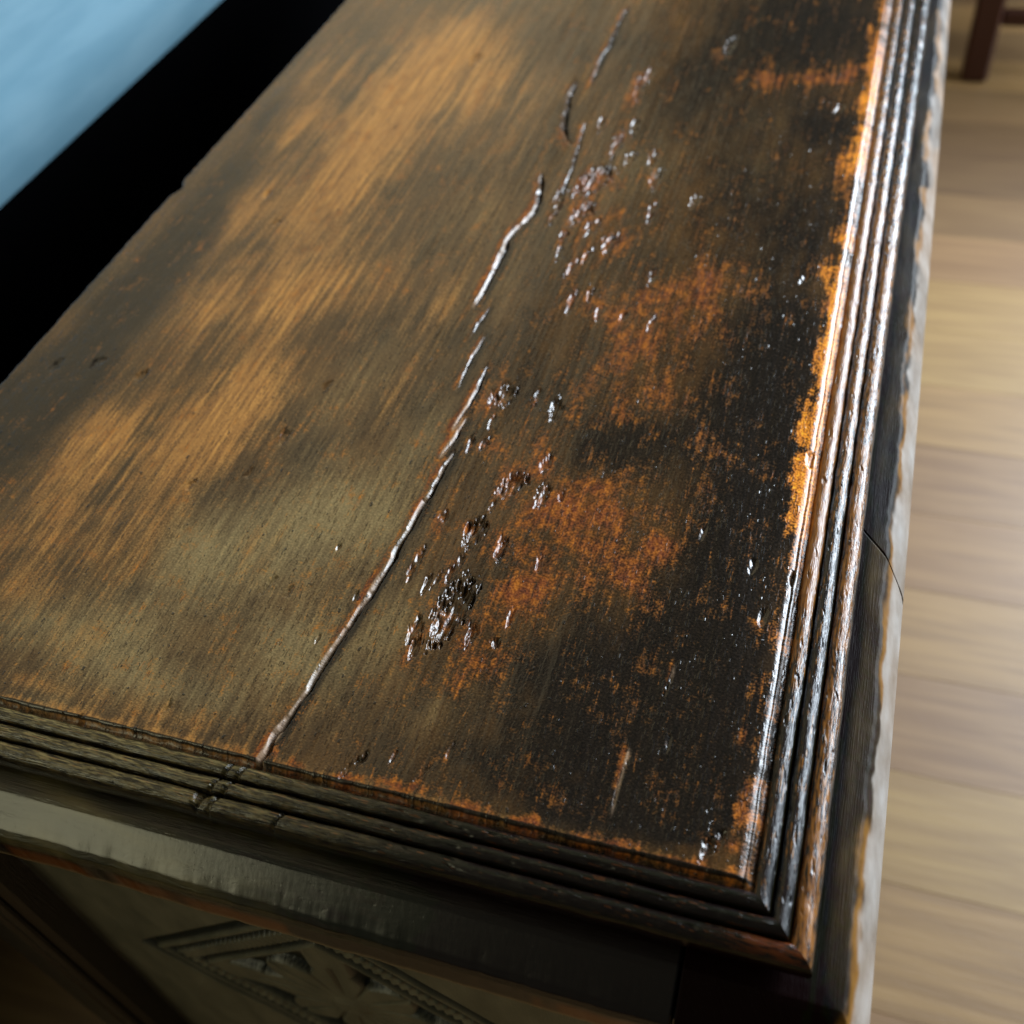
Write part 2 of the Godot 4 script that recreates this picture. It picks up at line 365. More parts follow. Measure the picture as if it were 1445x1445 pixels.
func row_s(t: float) -> float:
	return 0.25 * (exp(t * KL) - 1.0)


func s_row(s: float) -> float:
	return log(1.0 + s / 0.25) / KL


# ------------------------------------------------------------------ the lid's field

# Heights of the lid's field: hand-planed waves, the long shakes, gouges and worm-eaten pits.
func make_field() -> void:
	field = PackedFloat32Array()
	field.resize(NX * NZ)
	var xs := PackedFloat32Array()
	for i in NX:
		xs.append(col_x(i))
	for j in NZ:
		var z := -row_s(float(j) / (NZ - 1))
		for i in NX:
			var x := xs[i]
			field[j * NX + i] = noise_a.get_noise_2d(x * 14.0, z * 5.0) * 0.00060 + noise_c.get_noise_2d(x * 70.0, z * 11.0) * 0.00013 + noise_a.get_noise_2d(x * 260.0 + 40.0, z * 40.0) * 0.00003
	for cr in CRACKS:
		var hw: float = cr[0] * 1.4
		var dep: float = cr[1] * 1.2
		var pts: PackedVector2Array = cr[2]
		var z0 := pts[0].y
		var z1 := pts[pts.size() - 1].y
		var ja := clampi(int(s_row(maxf(-z0, 0.0)) * (NZ - 1)), 0, NZ - 1)
		var jb := clampi(int(s_row(maxf(-z1, 0.0)) * (NZ - 1)) + 1, 0, NZ - 1)
		for j in range(ja, jb + 1):
			var z := -row_s(float(j) / (NZ - 1))
			var k := 0
			while k < pts.size() - 2 and pts[k + 1].y > z:
				k += 1
			var f := clampf((z - pts[k].y) / minf(pts[k + 1].y - pts[k].y, -1e-6), 0.0, 1.0)
			# the split follows the grain and steps across it in splinters
			var step_n := noise_c.get_noise_1d(z * 90.0)
			var xc := lerpf(pts[k].x, pts[k + 1].x, f) + step_n * 0.00026 + 0.0007 * smoothstep(0.0, 0.3, noise_a.get_noise_1d(z * 34.0)) - 0.00035
			var end := minf(1.0, minf((z - z1) / 0.014, (z0 - z) / 0.014 + (1.0 if z0 > -0.002 else 0.0)))
			if end <= 0.0:
				continue
			var w := hw * (0.35 + 0.65 * end) * (1.0 + 0.3 * noise_c.get_noise_1d(z * 40.0 + 9.0))
			var d := dep * end * (1.0 + 0.1 * noise_c.get_noise_1d(z * 60.0 + 31.0))
			var jog_l := noise_c.get_noise_1d(z * 28.0 + 70.0) * 0.28 + 0.22 * smoothstep(0.3, 0.36, noise_c.get_noise_1d(z * 45.0 + 170.0))
			var jog_r := noise_c.get_noise_1d(z * 60.0 + 170.0) * 0.12
			for i in range(x_col(xc - w * 1.5), x_col(xc + w * 1.5) + 2):
				if i >= NX:
					break
				var e := (xs[i] - xc) / w
				var g := 0.0
				var left := -0.85 + jog_l
				var right := 0.72 + jog_r
				if e > left and e < 0.45:
					g = minf((e - left) / 1.25, 1.1)
					if e > 0.12:
						g += (e - 0.12) * 2.6
				elif e >= 0.45 and e < right:
					g = (right - e) / (right - 0.45) * 1.9
				field[j * NX + i] -= d * g
	for p in PITS:
		var ln: float = p[2] * 1.3
		var wd: float = p[3] * 1.55
		var ext: float = maxf(ln, wd) * 1.5
		var ja := clampi(int(s_row(maxf(-p[1] - ext, 0.0)) * (NZ - 1)), 0, NZ - 1)
		var jb := clampi(int(s_row(maxf(-p[1] + ext, 0.0)) * (NZ - 1)) + 1, 0, NZ - 1)
		var ca := cos(p[5])
		var sa := sin(p[5])
		for j in range(ja, jb + 1):
			var z: float = -row_s(float(j) / (NZ - 1)) - p[1]
			for i in range(x_col(p[0] - ext), x_col(p[0] + ext) + 1):
				var x: float = xs[i] - p[0]
				var al: float = (x * sa + z * ca) / ln
				var ac: float = (x * ca - z * sa) / (wd * (1.0 - 0.3 * al))
				var r := sqrt(al * al + ac * ac) + 0.36 * clampf(0.005 / wd, 0.45, 1.0) * noise_c.get_noise_2d((x + p[0]) * 300.0, (z + p[1]) * 110.0) + 0.2 * noise_a.get_noise_2d((x + p[0]) * 900.0, (z + p[1]) * 260.0)
				if r < 1.0:
					# a torn gouge: a sloping left wall, a steep right wall, a ragged floor
					var g := clampf((1.0 - r) * (2.0 if ac < 0.0 else 5.0), 0.0, 1.0)
					field[j * NX + i] -= p[4] * 0.75 * g * (0.85 + 0.35 * noise_a.get_noise_2d((x + p[0]) * 300.0, (z + p[1]) * 90.0))


func splat(a: PackedFloat32Array, w: int, h: int, list: Array) -> PackedFloat32Array:
	for b in list:
		var rx: float = b[2]
		var rz: float = b[3]
		var j0 := clampi(int(s_row(maxf(0.0, -b[1] - rz * 2.2)) * h), 0, h - 1)
		var j1 := clampi(int(s_row(maxf(0.0, -b[1] + rz * 2.2)) * h) + 1, 0, h - 1)
		for j in range(j0, j1 + 1):
			var z: float = (-row_s((j + 0.5) / h) - b[1]) / rz
			for i in range(clampi(int((b[0] - rx * 2.2 - BACK) / -BACK * w), 0, w - 1), clampi(int((b[0] + rx * 2.2 - BACK) / -BACK * w) + 1, 0, w - 1) + 1):
				var x: float = (BACK - BACK * (i + 0.5) / w - b[0]) / rx
				a[j * w + i] += b[4] * exp(-(x * x + z * z) * 0.9)
	return a


func spread(a: PackedFloat32Array, w: int, h: int) -> PackedFloat32Array:
	var im := Image.create_from_data(w, h, false, Image.FORMAT_RF, a.to_byte_array())
	im.resize(TW, TH, Image.INTERPOLATE_BILINEAR)
	return im.get_data().to_float32_array()


func noise_bytes(sd: int, freq: float, oct: int, w: int, h: int) -> PackedByteArray:
	var n := FastNoiseLite.new()
	n.noise_type = FastNoiseLite.TYPE_SIMPLEX_SMOOTH
	n.seed = sd
	n.frequency = freq
	n.fractal_octaves = oct
	var im := n.get_image(w, h)
	if w != TW or h != TH:
		im.resize(TW, TH, Image.INTERPOLATE_CUBIC)
	return im.get_data()


# Colour, fine relief and gloss of the lid's field.
func lid_material() -> StandardMaterial3D:
	var w := 320
	var h := 448
	var zero := PackedFloat32Array()
	zero.resize(w * h)
	var och := spread(splat(zero.duplicate(), w, h, OCHRE), w, h)
	var rus_map := splat(zero.duplicate(), w, h, RUST)
	# bare wood along the left lip of each shake, shadow painted along the right
	var wall := []
	var lip_o := []
	var lip_d := []
	for cr in CRACKS:
		var pts: PackedVector2Array = cr[2]
		for a in pts.size() - 1:
			for f in 3:
				var e := pts[a].lerp(pts[a + 1], f / 3.0)
				lip_o.append([e.x - cr[0] * 1.3 - 0.0010, e.y, 0.0013 + cr[0] * 0.2, 0.006, (0.40 if e.y < -0.06 else 0.12) + 0.25 * noise_c.get_noise_1d(e.y * 60.0)])
				wall.append([e.x - cr[0] * 0.3, e.y, 0.0009 + cr[0] * 0.4, 0.004, 0.5])  # pale split wall: its lit highlight is put into the colour
				lip_d.append([e.x + cr[0] * 1.2 + 0.0006, e.y, 0.0016, 0.006, 0.35])
	for e in PITS:
		if e[0] < -0.19:
			continue
		lip_o.append([e[0] - e[3], e[1], e[3] * 1.6, e[2] * 1.7, 0.35])
	var rl := splat(rus_map, w, h, lip_o)
	var rus := spread(rl, w, h)
	var dark_map := splat(zero.duplicate(), w, h, DARK)
	var drk := spread(splat(dark_map, w, h, lip_d), w, h)
	var crk := spread(splat(zero.duplicate(), w, h, wall), w, h)
	var sheen_map := spread(splat(zero.duplicate(), w, h, OLIVE), w, h)
	var streak := noise_bytes(21, 0.10, 3, TW, 112)
	var broad := noise_bytes(22, 0.05, 3, TW / 2, 40)
	var blotch := noise_bytes(23, 0.016, 5, TW, TH)
	var fine := noise_bytes(24, 0.24, 3, TW, TH)
	var mid := noise_bytes(26, 0.06, 3, TW, TH)
	var patch := noise_bytes(25, 0.006, 3, TW, TH)
	# small marks: worm holes, dents and nicks (relief), worn ticks of bare wood (colour)
	var nick := PackedByteArray()
	nick.resize(TW * TH)
	var tick := PackedByteArray()
	tick.resize(TW * TH)
	for k in 3400:
		var x := rng.randi_range(4, TW - 5)
		var y := int(TH * pow(rng.randf(), 1.15))
		var far := float(y) / TH
		var l := 1 + int((9.0 - 7.0 * far) * pow(rng.randf(), 2.5))
		var wd := 1 + int((2.6 - 2.0 * far) * pow(rng.randf(), 4.0))
		var raised := k % 11 == 0 and far < 0.5
		for b in l:
			for a in wd:
				var q := (y + b) * TW + x + a + (b * (k % 3 - 1)) / 5
				if q < TW * TH:
					nick[q] = 255 if raised else 100
	for k in 7000:
		var x := rng.randi_range(4, TW - 5)
		var y := rng.randi_range(0, TH - 1)
		var l := rng.randi_range(5, 44)
		for b in l:
			var q := (y + b) * TW + x + (b * (k % 5 - 2)) / 16
			if q < TW * TH:
				tick[q] = 255
	for k in 15000:
		var x := rng.randi_range(4, TW - 5)
		var y := rng.randi_range(0, TH - 1)
		var l := rng.randi_range(3, 13)
		for b in l:
			var q := (y + b) * TW + x + (b * (k % 3 - 1)) / 9
			if q < TW * TH and nick[q] == 0:
				nick[q] = 50
	var rgb := PackedByteArray()
	rgb.resize(TW * TH * 3)
	var hgt := PackedFloat32Array()
	hgt.resize(TW * TH)
	var rough := PackedByteArray()
	rough.resize(TW * TH)
	var margin := PackedFloat32Array()
	margin.resize(TW)
	var right_dark := PackedFloat32Array()
	right_dark.resize(TW)
	for i in TW:
		margin[i] = BACK - BACK * (i + 0.5) / TW
		right_dark[i] = 0.42 * smoothstep(-0.205, -0.13, margin[i])
	for j in TH:
		var z := -row_s((j + 0.5) / TH)
		# the strip of bare wood beside the front moulding, and the fringe along the near lip
		var m_w := 0.0045 + 0.0042 * smoothstep(-0.05, -0.16, z) + 0.0035 * noise_b.get_noise_1d(z * 60.0)
		var m_a := 1.05 * smoothstep(-0.13, -0.19, z) * (1.0 - 0.6 * smoothstep(-0.55, -0.68, z)) + 0.35
		m_a *= 1.0 - 0.75 * smoothstep(-0.40, -0.43, z) * smoothstep(-0.49, -0.46, z)
		var lip0 := z
		for i in TW:
			var q := j * TW + i
			var x := margin[i]
			var st := streak[q] * 0.003921 - 0.5
			var br := broad[q] * 0.003921 - 0.5
			var bl := blotch[q] * 0.003921 - 0.5
			var fi := fine[q] * 0.003921 - 0.5
			var o := och[q] + 0.55 * br + 0.35 * st + 0.4 * bl + 0.25 * fi
			var mi := mid[q] * 0.003921 - 0.5
			var u := rus[q] * 1.0 + 1.1 * bl + 0.75 * fi + 0.75 * mi + 0.6 * st
			var mg := m_a * smoothstep(-m_w * 1.6, -m_w * 0.3, x + bl * 0.016 + st * 0.006) * (1.0 + 1.3 * fi)
			u += mg
			if z > -0.014:
				var lip := smoothstep(-0.0055 - 0.011 * bl - 0.006 * st, -0.001, lip0)
				u += lip * (0.55 + 1.8 * bl) * smoothstep(-0.24, -0.17, x)
				o += lip * 0.5
			var d := drk[q] + right_dark[i] + 0.7 * bl + 0.35 * br + 0.3 * st
			if tick[q]:
				u += 0.36
				o += 0.2
			var um := smoothstep(0.18, 1.25, u)
			var dm := smoothstep(0.12, 1.05, d) * (1.0 - um * 0.8)
			var pa := patch[q] * 0.003921 - 0.5
			var r := 0.280 + fi * 0.17 + st * 0.12 + pa * 0.14
			var g := 0.200 + fi * 0.14 + st * 0.10 + pa * 0.08
			var b := 0.112 + fi * 0.09 + st * 0.06 + pa * 0.02
			var sheen := smoothstep(-0.05, 1.1, sheen_map[q] + 0.28 * bl + 0.3 * st + 0.25 * fi)  # olive sheen of the lid, put into its albedo
			r = lerpf(r, 0.52 + fi * 0.20 + st * 0.10, sheen)
			g = lerpf(g, 0.452 + fi * 0.14 + st * 0.09, sheen)
			b = lerpf(b, 0.305 + fi * 0.10 + st * 0.06, sheen)
			var om := smoothstep(0.05, 0.95, o) * (1.0 - 0.35 * sheen)
			r = lerpf(r, 0.63 + st * 0.34 + fi * 0.24, om)
			g = lerpf(g, 0.435 + st * 0.27 + fi * 0.19, om)
			b = lerpf(b, 0.215 + st * 0.13 + fi * 0.09, om)
			r = lerpf(r, 0.110 + fi * 0.12 + st * 0.05, dm)
			g = lerpf(g, 0.084 + fi * 0.09 + st * 0.04, dm)
			b = lerpf(b, 0.062 + fi * 0.06 + st * 0.03, dm)
			r = lerpf(r, 0.455 + fi * 0.46 + mi * 0.35 + st * 0.26 + mg * 0.27, um)
			g = lerpf(g, 0.232 + fi * 0.33 + mi * 0.26 + st * 0.17 + mg * 0.19, um)
			b = lerpf(b, 0.070 + fi * 0.14 + st * 0.07 + mg * 0.03, um)
			if z > -0.0007 - 0.0006 * bl:
				r *= 0.3
				g *= 0.3
				b *= 0.3
			var ck := crk[q]
			if ck > 0.02:
				ck = smoothstep(0.35, 1.0, ck)
				r = lerpf(r, 0.60 + fi * 0.3, ck * 0.85)
				g = lerpf(g, 0.50 + fi * 0.3, ck * 0.85)
				b = lerpf(b, 0.41 + fi * 0.3, ck * 0.85)
			if nick[q] == 50:
				r *= 0.66
				g *= 0.64
				b *= 0.62
			if nick[q] == 100:
				r *= 0.45
				g *= 0.45
				b *= 0.45
			var k := q * 3
			rgb[k] = int(clampf(r, 0.03, 1.0) * 255.0)
			rgb[k + 1] = int(clampf(g, 0.025, 1.0) * 255.0)
			rgb[k + 2] = int(clampf(b, 0.02, 1.0) * 255.0)
			hgt[q] = 0.5 + st * 0.20 + fi * 0.13 + bl * 0.25 + (0.0 if not nick[q] else 0.4 if nick[q] > 200 else -0.42 if nick[q] == 100 else -0.2) - um * 0.05
			rough[q] = int(clampf(0.25 + um * 0.12 + om * 0.06 + fi * 0.12 + ck * 0.12, 0.1, 1.0) * 255.0)
	var m := StandardMaterial3D.new()
	m.albedo_texture = ImageTexture.create_from_image(Image.create_from_data(TW, TH, false, Image.FORMAT_RGB8, rgb))
	m.roughness = 1.0
	m.roughness_texture = ImageTexture.create_from_image(Image.create_from_data(TW, TH, false, Image.FORMAT_L8, rough))
	m.heightmap_enabled = true
	m.heightmap_texture = ImageTexture.create_from_image(Image.create_from_data(TW, TH, false, Image.FORMAT_RF, hgt.to_byte_array()))
	m.heightmap_scale = 0.06
	m.texture_repeat = false
	return m


func lid_mesh() -> ArrayMesh:
	make_field()
	# columns: underside, back skirt, field, fall into the first groove; rows: near fall, field, far skirt, underside
	var xs := [Vector2(0.0, -0.0232), Vector2(BACK, -0.0232), Vector2(BACK - 0.0012, -0.0215), Vector2(BACK - 0.0016, -0.012), Vector2(BACK - 0.0015, -0.003), Vector2(BACK - 0.0009, -0.0008)]
	var cols := xs.size() + NX + 3
	var falls := [Vector2(0.0035, -0.0035), Vector2(0.0016, -0.0030), Vector2(0.0006, -0.0008)]
	var rows := 3 + NZ + 3
	var p := PackedVector3Array()
	p.resize(rows * cols)
	var uv := PackedVector2Array()
	uv.resize(rows * cols)
	for j in rows:
		var jf := clampi(j - 3, 0, NZ - 1)
		var z := -row_s(float(jf) / (NZ - 1))
		var dy := 0.0
		if j < 3:
			z = falls[j].x * (WZ / WX)
			dy = falls[j].y
		elif j >= NZ + 3:
			var e: Vector2 = [Vector2(0.001, -0.001), Vector2(0.0015, -0.012), Vector2(0.0, -0.0232)][j - NZ - 3]
			z -= e.x
			dy = e.y
		var v := clampf(s_row(absf(z)), 0.0005, 0.9995)
		var chip := 0.0009 * noise_b.get_noise_1d(z * 90.0) + (0.004 * smoothstep(0.012, 0.0, absf(z + 0.395)))
		var wander := 0.0011 * noise_b.get_noise_1d(z * 45.0 + 7.0)
		for i in cols:
			var q := j * cols + i
			var x := 0.0
			var y := 0.0
			if i < xs.size():
				x = xs[i].x + (chip if i > 0 else 0.0)
				y = minf(xs[i].y, dy)
				if i > 2:
					y += field[jf * NX] * (1.0 if i > 3 else 0.0)
			elif i < xs.size() + NX:
				var f := i - xs.size()
				x = col_x(f)
				if f < 10:
					x += chip * (1.0 - f / 10.0)
				if f > NX - 14:
					x += wander * 0.5 * (1.0 - (NX - 1 - f) / 14.0)
				y = field[jf * NX + f]
				if f > NX - 6:
					y -= 0.00012 * pow(6 - (NX - f), 1.5)
				y += dy
			else:
				var e: Vector2 = falls[2 - (i - xs.size() - NX)]
				x = e.x + wander * 0.5 * (0.0 if e.x > 0.003 else 1.0)
				y = minf(e.y, dy) if j < 3 else e.y + dy * 0.3
			p[q] = Vector3(x, y, z)
			uv[q] = Vector2(clampf((-absf(x) - BACK) / -BACK, 0.0005, 0.9995), v)
			if j < 3 and i >= xs.size():
				# the near lip is frayed where the grain ends
				p[q].z += (0.0006 if j else 0.0) * noise_b.get_noise_1d(x * 70.0)
	return sheet(rows, cols, p, PackedColorArray(), uv)


# ------------------------------------------------------------------ mouldings

# Each reed: points (s, y) across the moulding, s = 0 at the field and 1 at the lid's outer edge.
func reed_profiles() -> Array:
	return [
		[Vector2(0.12, -0.0034), Vector2(0.135, -0.0026), Vector2(0.17, -0.0017), Vector2(0.22, -0.0011), Vector2(0.27, -0.0012), Vector2(0.32, -0.0018), Vector2(0.36, -0.0030), Vector2(0.385, -0.0046), Vector2(0.40, -0.0056)],
		[Vector2(0.40, -0.0056), Vector2(0.415, -0.0046), Vector2(0.45, -0.0035), Vector2(0.50, -0.0029), Vector2(0.55, -0.0030), Vector2(0.60, -0.0037), Vector2(0.64, -0.0049), Vector2(0.665, -0.0064), Vector2(0.68, -0.0076)],
		[Vector2(0.68, -0.0076), Vector2(0.695, -0.0066), Vector2(0.73, -0.0056), Vector2(0.79, -0.0051), Vector2(0.85, -0.0053), Vector2(0.91, -0.0061), Vector2(0.96, -0.0078), Vector2(0.99, -0.0102), Vector2(1.0, -0.0132), Vector2(0.985, -0.0165), Vector2(0.94, -0.0192), Vector2(0.85, -0.0212), Vector2(0.70, -0.0224), Vector2(0.30, -0.0229), Vector2(0.0, -0.0231)],
	]


func reed(prof: Array, k: int, front: bool) -> ArrayMesh:
	var n := 1500 if front else 900
	# refine the profile
	var pr := PackedVector2Array()
	for a in prof.size() - 1:
		for f in 3:
			pr.append(prof[a].lerp(prof[a + 1], f / 3.0))
	pr.append(prof[prof.size() - 1])
	var cols := pr.size()
	var lo := 0.0
	var hi := -1.0
	for v in prof:
		lo = minf(lo, v.y)
		hi = maxf(hi, v.y)
	lo = maxf(lo, hi - 0.006)
	var p := PackedVector3Array()
	var c := PackedColorArray()
	var uv := PackedVector2Array()
	p.resize(n * cols)
	c.resize(n * cols)
	uv.resize(n * cols)
	for j in n:
		var t := float(j) / (n - 1)
		for i in cols:
			var s := pr[i].x
			var y := pr[i].y
			var d := row_s(t) * (LONG + s * WZ) / LONG if front else t * (s * WX - BACK)
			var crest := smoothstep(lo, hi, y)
			var ends := smoothstep(0.0, 0.004, d)
			# wear: slow waver, dents and the cross-grain nicks of the near end
			var wav := noise_c.get_noise_2d(d * 60.0, k * 7.0 + (0.0 if front else 50.0)) * 0.00010 + noise_a.get_noise_2d(d * 110.0, s * 9.0 + k * 9.0) * 0.00002
			var dent := smoothstep(0.6, 0.85, noise_a.get_noise_2d(d * (85.0 if front else 70.0), s * 14.0 + k * 13.0)) * 0.00045
			y += (wav - dent * crest) * (0.3 + crest)
			var sx := s + noise_c.get_noise_2d(d * 35.0 + 60.0, k * 3.0) * 0.010 * ends
			var q := j * cols + i
			var x: float
			var z: float
			if front:
				x = sx * (WX + 0.0055 * smoothstep(0.15, 1.0, d) * s)
				z = s * WZ - d
			else:
				z = sx * WZ
				x = s * WX - d
				# the long shake runs out through the end moulding in two splits
				for cut in [[-0.1985, 0.0, 0.0007], [-0.2045, 0.0, 0.0006], [-0.1690, 0.004, 0.0005]]:
					var xc: float = cut[0] - 0.55 * z + noise_c.get_noise_1d(z * 500.0) * 0.0006
					y -= 0.0016 * smoothstep(cut[2] * 1.8, cut[2] * 0.4, absf(x - xc)) * (1.0 if cut[1] == 0.0 or k == 2 else 0.0)
				if k == 2:
					y -= 0.0016 * smoothstep(0.0045, 0.002, absf(x + 0.2145)) * crest
			p[q] = Vector3(x, y, z)
			uv[q] = Vector2(d, s * 0.03 + k * 0.27)
			var mot := noise_b.get_noise_2d(d * 80.0, s * 38.0 + k * 5.0)
			var slow := noise_b.get_noise_2d(d * 14.0 + 20.0, k * 4.0)
			var dark := lin(0.085, 0.072, 0.062)
			var col := dark
			if front:
				var worn := 0.0
				match k:
					0: worn = 0.95 * smoothstep(0.06, 0.16, d)
					1: worn = 0.1 + 0.6 * smoothstep(0.12, 0.3, d)
					2: worn = 0.62
				worn -= 0.5 * smoothstep(0.42, 0.6, d)
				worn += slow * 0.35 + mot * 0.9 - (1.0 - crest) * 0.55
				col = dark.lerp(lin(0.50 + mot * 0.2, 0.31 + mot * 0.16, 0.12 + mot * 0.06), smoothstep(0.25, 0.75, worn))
			else:
				var left_sheen := smoothstep(-0.10, -0.26, x)  # olive reflection towards the left, painted into the reed colour
				col = lin(0.10, 0.085, 0.07).lerp(lin(0.37 + mot * 0.34, 0.325 + mot * 0.30, 0.20 + mot * 0.2), left_sheen * (0.25 + 0.75 * crest) * clampf(0.7 + mot * 1.6, 0.0, 1.0))
				if k == 2:
					col = col.lerp(lin(0.40, 0.20, 0.09), smoothstep(-0.015, 0.02, x) * smoothstep(-0.1, 0.3, mot + 0.2) * crest)
				col = col.lerp(lin(0.42, 0.24, 0.11), smoothstep(0.34, 0.55, mot) * crest * 0.6)
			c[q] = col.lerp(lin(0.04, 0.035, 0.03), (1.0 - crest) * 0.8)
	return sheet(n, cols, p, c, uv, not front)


func drop(prof: Array, s: float) -> float:
	if s <= prof[0].x:
		return prof[0].y
	for k in prof.size() - 1:
		if s <= prof[k + 1].x:
			return lerpf(prof[k].y, prof[k + 1].y, (s - prof[k].x) / maxf(prof[k + 1].x - prof[k].x, 1e-6))
	return prof[prof.size() - 1].y


const FRONT_RAIL := [Vector2(-0.03, -0.0245), Vector2(0.026, -0.0245), Vector2(0.034, -0.0247), Vector2(0.0395, -0.0252), Vector2(0.0412, -0.0262), Vector2(0.0440, -0.0292), Vector2(0.0470, -0.0328), Vector2(0.0495, -0.0368), Vector2(0.0510, -0.0410), Vector2(0.0516, -0.0460), Vector2(0.0518, -0.0560), Vector2(0.0519, -0.0580)]
const SIDE_RAIL := [Vector2(-0.02, -0.0245), Vector2(0.022, -0.0246), Vector2(0.028, -0.0250), Vector2(0.0305, -0.0262), Vector2(0.034, -0.0290), Vector2(0.0385, -0.0327), Vector2(0.0425, -0.0363), Vector2(0.0448, -0.0395), Vector2(0.0458, -0.0435), Vector2(0.0460, -0.0545), Vector2(0.0455, -0.0568), Vector2(0.0440, -0.0580)]


# A length of the rail that the lid lies on, as a height map over x and z whose edges fall to the underside.
func rail(xa: PackedFloat32Array, za: PackedFloat32Array, shift: Callable, sink: float, tone: Callable, along_x: bool) -> ArrayMesh:
	var cols := xa.size() + 2
	var rows := za.size() + 2
	var p := PackedVector3Array()
	var c := PackedColorArray()
	var uv := PackedVector2Array()
	for j in rows:
		for i in cols:
			var x := xa[clampi(i - 1, 0, xa.size() - 1)]
			var z := za[clampi(j - 1, 0, za.size() - 1)]
			var border := i == 0 or j == 0 or i == cols - 1 or j == rows - 1
			var y := minf(drop(FRONT_RAIL, x), drop(SIDE_RAIL, z))
			var edge := smoothstep(-0.026, -0.034, y) * smoothstep(-0.0585, -0.05, y)
			y -= sink * smoothstep(-0.045, -0.03, y)
			var gx := x
			var gz := z + float(shift.call(x, z))
			var n1 := noise_a.get_noise_2d(gx * 60.0 if not along_x else gx * 14.0, gz * 14.0 if not along_x else gz * 60.0)
			var n2 := noise_b.get_noise_2d(gx * 90.0 if not along_x else gx * 25.0, gz * 25.0 if not along_x else gz * 90.0)
			y += (n1 * 0.0003 + n2 * 0.00012) * (0.35 if along_x else 1.0) * (1.0 - 0.7 * smoothstep(0.0405, 0.043, x))
			if y > -0.057:
				gx += (noise_b.get_noise_1d(gz * 17.0) * 0.0022 + noise_c.get_noise_1d(gz * 110.0) * 0.0003) * smoothstep(0.034, 0.040, x) * (1.0 - smoothstep(0.041, 0.0465, x))
				gz += noise_b.get_noise_1d(gx * 30.0 + 5.0) * 0.0008 * smoothstep(0.035, 0.042, z)
			if border:
				y = -0.0582
			p.append(Vector3(gx, y, gz))
			c.append(tone.call(x, y, gz, n1, n2, edge))
			uv.append(Vector2(gx, gz + y) if along_x else Vector2(gz, gx + y))
	return sheet(rows, cols, p, c, uv)


func steps(a: float, b: float, n: int) -> PackedFloat32Array:
	var r := PackedFloat32Array()
	for k in n + 1:
		r.append(lerpf(a, b, float(k) / n))
	return r


func across(prof: Array, each: int, from := -1.0) -> PackedFloat32Array:
	var r := PackedFloat32Array()
	for k in prof.size() - 1:
		if prof[k + 1].x <= from or prof[k + 1].x <= prof[k].x:
			continue
		var m := each if k else 8
		for f in m:
			r.append(lerpf(maxf(prof[k].x, from), prof[k + 1].x, float(f) / m))
	var most := 0.0
	for v in prof:
		most = maxf(most, v.x)
	r.append(most)
	return r


func scarf(x: float) -> float:
	return -0.201 + 1.25 * (clampf(x, 0.0, 0.06) - 0.026)


func front_tone(far: bool) -> Callable:
	return func(x: float, y: float, z: float, n1: float, n2: float, edge: float) -> Color:
		var col := lin(0.05, 0.047, 0.044)
		var brown := smoothstep(0.030, 0.0345, x) * (0.8 if not far else 0.35) * smoothstep(0.06, -0.03, z)
		col = col.lerp(lin(0.23 + n2 * 0.1, 0.18 + n2 * 0.09, 0.115 + n2 * 0.05), clampf(brown + n1 * 0.35, 0.0, 1.0) * smoothstep(0.026, 0.034, x))
		# worn arris, then the window's highlight painted as a pale strip
		var rub := smoothstep(0.0395, 0.0425, x + n2 * 0.004)
		col = col.lerp(lin(0.52, 0.36, 0.16), rub * smoothstep(-0.25, 0.25, n1 + 0.5 * n2) * 0.8)
		col = col.lerp(lin(0.56 + n2 * 0.12, 0.52 + n2 * 0.14, 0.48 + n2 * 0.16), smoothstep(0.0425, 0.0445, x + n2 * 0.003) * (0.9 - 0.35 * smoothstep(-0.3, -0.7, z)))
		return col


